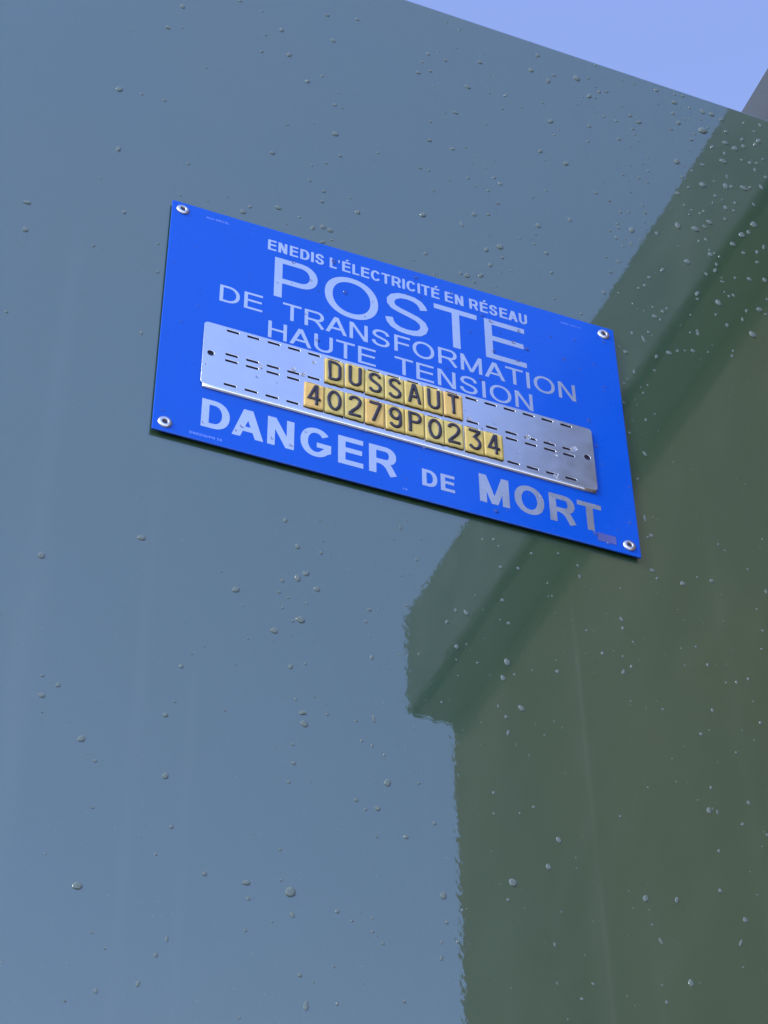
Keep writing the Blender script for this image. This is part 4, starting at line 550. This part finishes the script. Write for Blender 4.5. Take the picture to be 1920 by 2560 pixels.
def drop_bm(bm, pts, X, Y, Z, rx, rz):
    base = [bm.verts.new((X+x*rx, Y+.00012, Z+z*rz)) for x, _, z in pts[0]]
    rings = [[bm.verts.new((X+x*rx, Y+y*rx, Z+z*rz)) for x, y, z in ring] for ring in pts]
    n = len(base)
    bm.faces.new(base)
    for a, b in zip([base]+rings[:-1], rings[:-1]):
        if a is b: continue
        for i in range(n): bm.faces.new((a[i], a[(i+1) % n], b[(i+1) % n], b[i]))
    top = rings[-1][0]
    for i in range(n): bm.faces.new((rings[-2][i], rings[-2][(i+1) % n], top))
variants = []
for s in range(14):
    bm = bmesh.new(); p = drop_verts(s)
    n = 14
    drop_bm(bm, p, 0, 0, 0, 1, 1)
    me = to_mesh(bm, 'raindrop', True); me.materials.append(M_water); variants.append(me)
variants_t = []
for me in variants:
    c_ = me.copy(); c_.materials.clear(); c_.materials.append(M_water_t); variants_t.append(c_)
variants_s = []
for me in variants:
    c_ = me.copy(); c_.materials.clear(); c_.materials.append(M_water_s); variants_s.append(c_)
surf = {'p': PY_, 's': 0., 't': -.00158}
def dark_side(x, z):            # where the panel mirrors the house rather than the sky
    return x > 190 + (z+60)*.46 if z > -60 else x > 225
def describe(x, z, r, asp, k):
    size = 'large' if r > 1.35 else 'medium' if r > .99 else 'small'
    shape = 'long' if asp > 2 else 'teardrop' if asp > 1.5 else 'squat' if asp < 1 else 'round'
    if k == 's':
        row = 'by the top line of lettering' if z > 177 else 'by the word POSTE' if z > 137 else 'by DE TRANSFORMATION' if z > 117 else 'by HAUTE TENSION' if z > 97 else 'level with the name plate' if z > 42 else 'by DANGER DE MORT'
        where = 'on the blue sign, %s' % row
        col = 'left part' if x < 100 else 'middle' if x < 200 else 'right part'
        return size, shape, where + ' ' + col
    if k == 't': return size, shape, 'on the bare name plate, ' + ('left of the yellow tiles' if x < 90 else 'right of the yellow tiles' if x > 190 else 'among the yellow tiles')
    if z > 200:
        row = 'just above' if z < 235 else 'above' if z < 270 else 'well above' if z < 310 else 'high above' if z < 360 else 'very high above'
        if z > 405: row = 'near panel top above' if z < 440 else 'at panel top above' if z < 470 else 'against panel top above'
        if x > 310:
            row = row.replace(' above', ',') if z > 405 else row + ' sign,'
            col = "a little right of sign" if x < 345 else "right of sign" if x < 375 else "far right of sign" if x < 405 else "by photo edge"
            return size, shape, 'on panel %s %s' % (row, col)
        col = "sign's left end" if x < 60 else "sign's left third" if x < 100 else "sign's middle" if x < 140 else "middle right of sign" if x < 175 else "sign's right third" if x < 210 else "sign's right end" if x < 260 else "sign's right corner"
        if x < 0: return size, shape, 'on green panel %s sign, beyond its left corner' % row
        return size, shape, 'on panel %s %s' % (row, col)
    if x < 0 and z > -5: return size, shape, 'on green panel left of sign, ' + ('upper half' if z > 100 else 'lower half')
    if x > 298 and z > -5: return size, shape, 'on dark panel right of sign, ' + ('top quarter' if z > 150 else 'upper middle' if z > 100 else 'lower middle' if z > 50 else 'bottom quarter')
    row = 'just below' if z < 0 and z > -55 else 'below' if z > -110 else 'well below' if z > -170 else 'far below' if z > -240 else 'near photo bottom below'
    col = "left of sign's left edge" if x < 0 else "sign's left end" if x < 60 else "DANGER" if x < 110 else "the word DANGER's end" if x < 150 else "the small word DE" if x < 195 else "the word MORT" if x < 240 else "sign's right end" if x < 300 else "and right of sign"
    if x < 0: return size, shape, 'on panel %s, beyond its left edge' % (row + ' sign')
    return size, shape, '%s panel %s %s' % ('on dark' if dark_side(x, z) else 'on sky-blue', row, col)
ORD = ['leftmost', 'second from left', 'third from left', 'fourth from left', 'fifth from left', 'sixth from left', 'seventh from left', 'eighth from left', 'ninth from left', 'tenth from left', 'eleventh from left', 'twelfth from left', 'thirteenth from left', 'fourteenth from left', 'fifteenth from left', 'sixteenth from left']
_buckets = {}
for d in drops[:300]: _buckets.setdefault(describe(*d), []).append((d[0], d[1]))
for b in _buckets.values(): b.sort()
def label_of(d):
    key = describe(*d); b = _buckets[key]
    if len(b) == 1: return '%s %s raindrop %s' % key
    i = b.index((d[0], d[1]))
    o = ORD[min(i, 15)] if len(b) > 2 else ('left of two', 'right of two')[i]
    return '%s %s raindrop, %s, %s' % (key[0], key[1], o, key[2])
rd = random.Random(3)
for x, z, r, asp, k in drops[:300]:
    o = link('raindrop', {'p': variants, 's': variants_s, 't': variants_t}[k][rd.randrange(14)], None, None, (x*1e-3, surf[k], Z0+z*1e-3))
    q = rd.uniform(.82, 1.25)
    o.scale = (r/q*1e-3, r*1e-3*.95, r*asp*q*1e-3); o.rotation_euler = (0, rd.uniform(-.55, .55), 0)
    lb = label_of([x, z, r, asp, k])
    if len(lb.split()) > 16: print('LONG', lb)
    tag(o, lb, 'raindrop', 'raindrops on the green panel and the blue sign')
vv = [drop_verts(50+i, 10, 4) for i in range(8)]
small = [tuple(d) for d in drops[300:]]
for i in range(760):            # the finest specks of drizzle between them
    x = rd.uniform(-110, 470); z = rd.uniform(-360, 500)
    if -3 < x < 303 and -3 < z < 203: continue
    dens = .35 if x < 40 else .7 if x < 230 else 1
    if rd.random() > dens: continue
    small.append((x, z, rd.uniform(.16, .36) + (.12 if x > 230 else 0), rd.uniform(.9, 1.9), 'p'))
for nm, keys, m_, txt in (('panel_drizzle', 'p', M_water, 'fine drizzle of tiny water specks scattered over the green panel'),
                          ('sign_drizzle', 'st', M_water_s, 'fine drizzle of tiny water specks on the face of the blue sign')):
    bm = bmesh.new()
    for x, z, r, asp, k in small:
        if k in keys: drop_bm(bm, vv[rd.randrange(8)], x*1e-3, surf[k], Z0+z*1e-3, r*1e-3, r*asp*1e-3)
    me = to_mesh(bm, nm, True); me.materials.append(m_)
    tag(link(nm, me), txt, 'drizzle', kind='stuff')
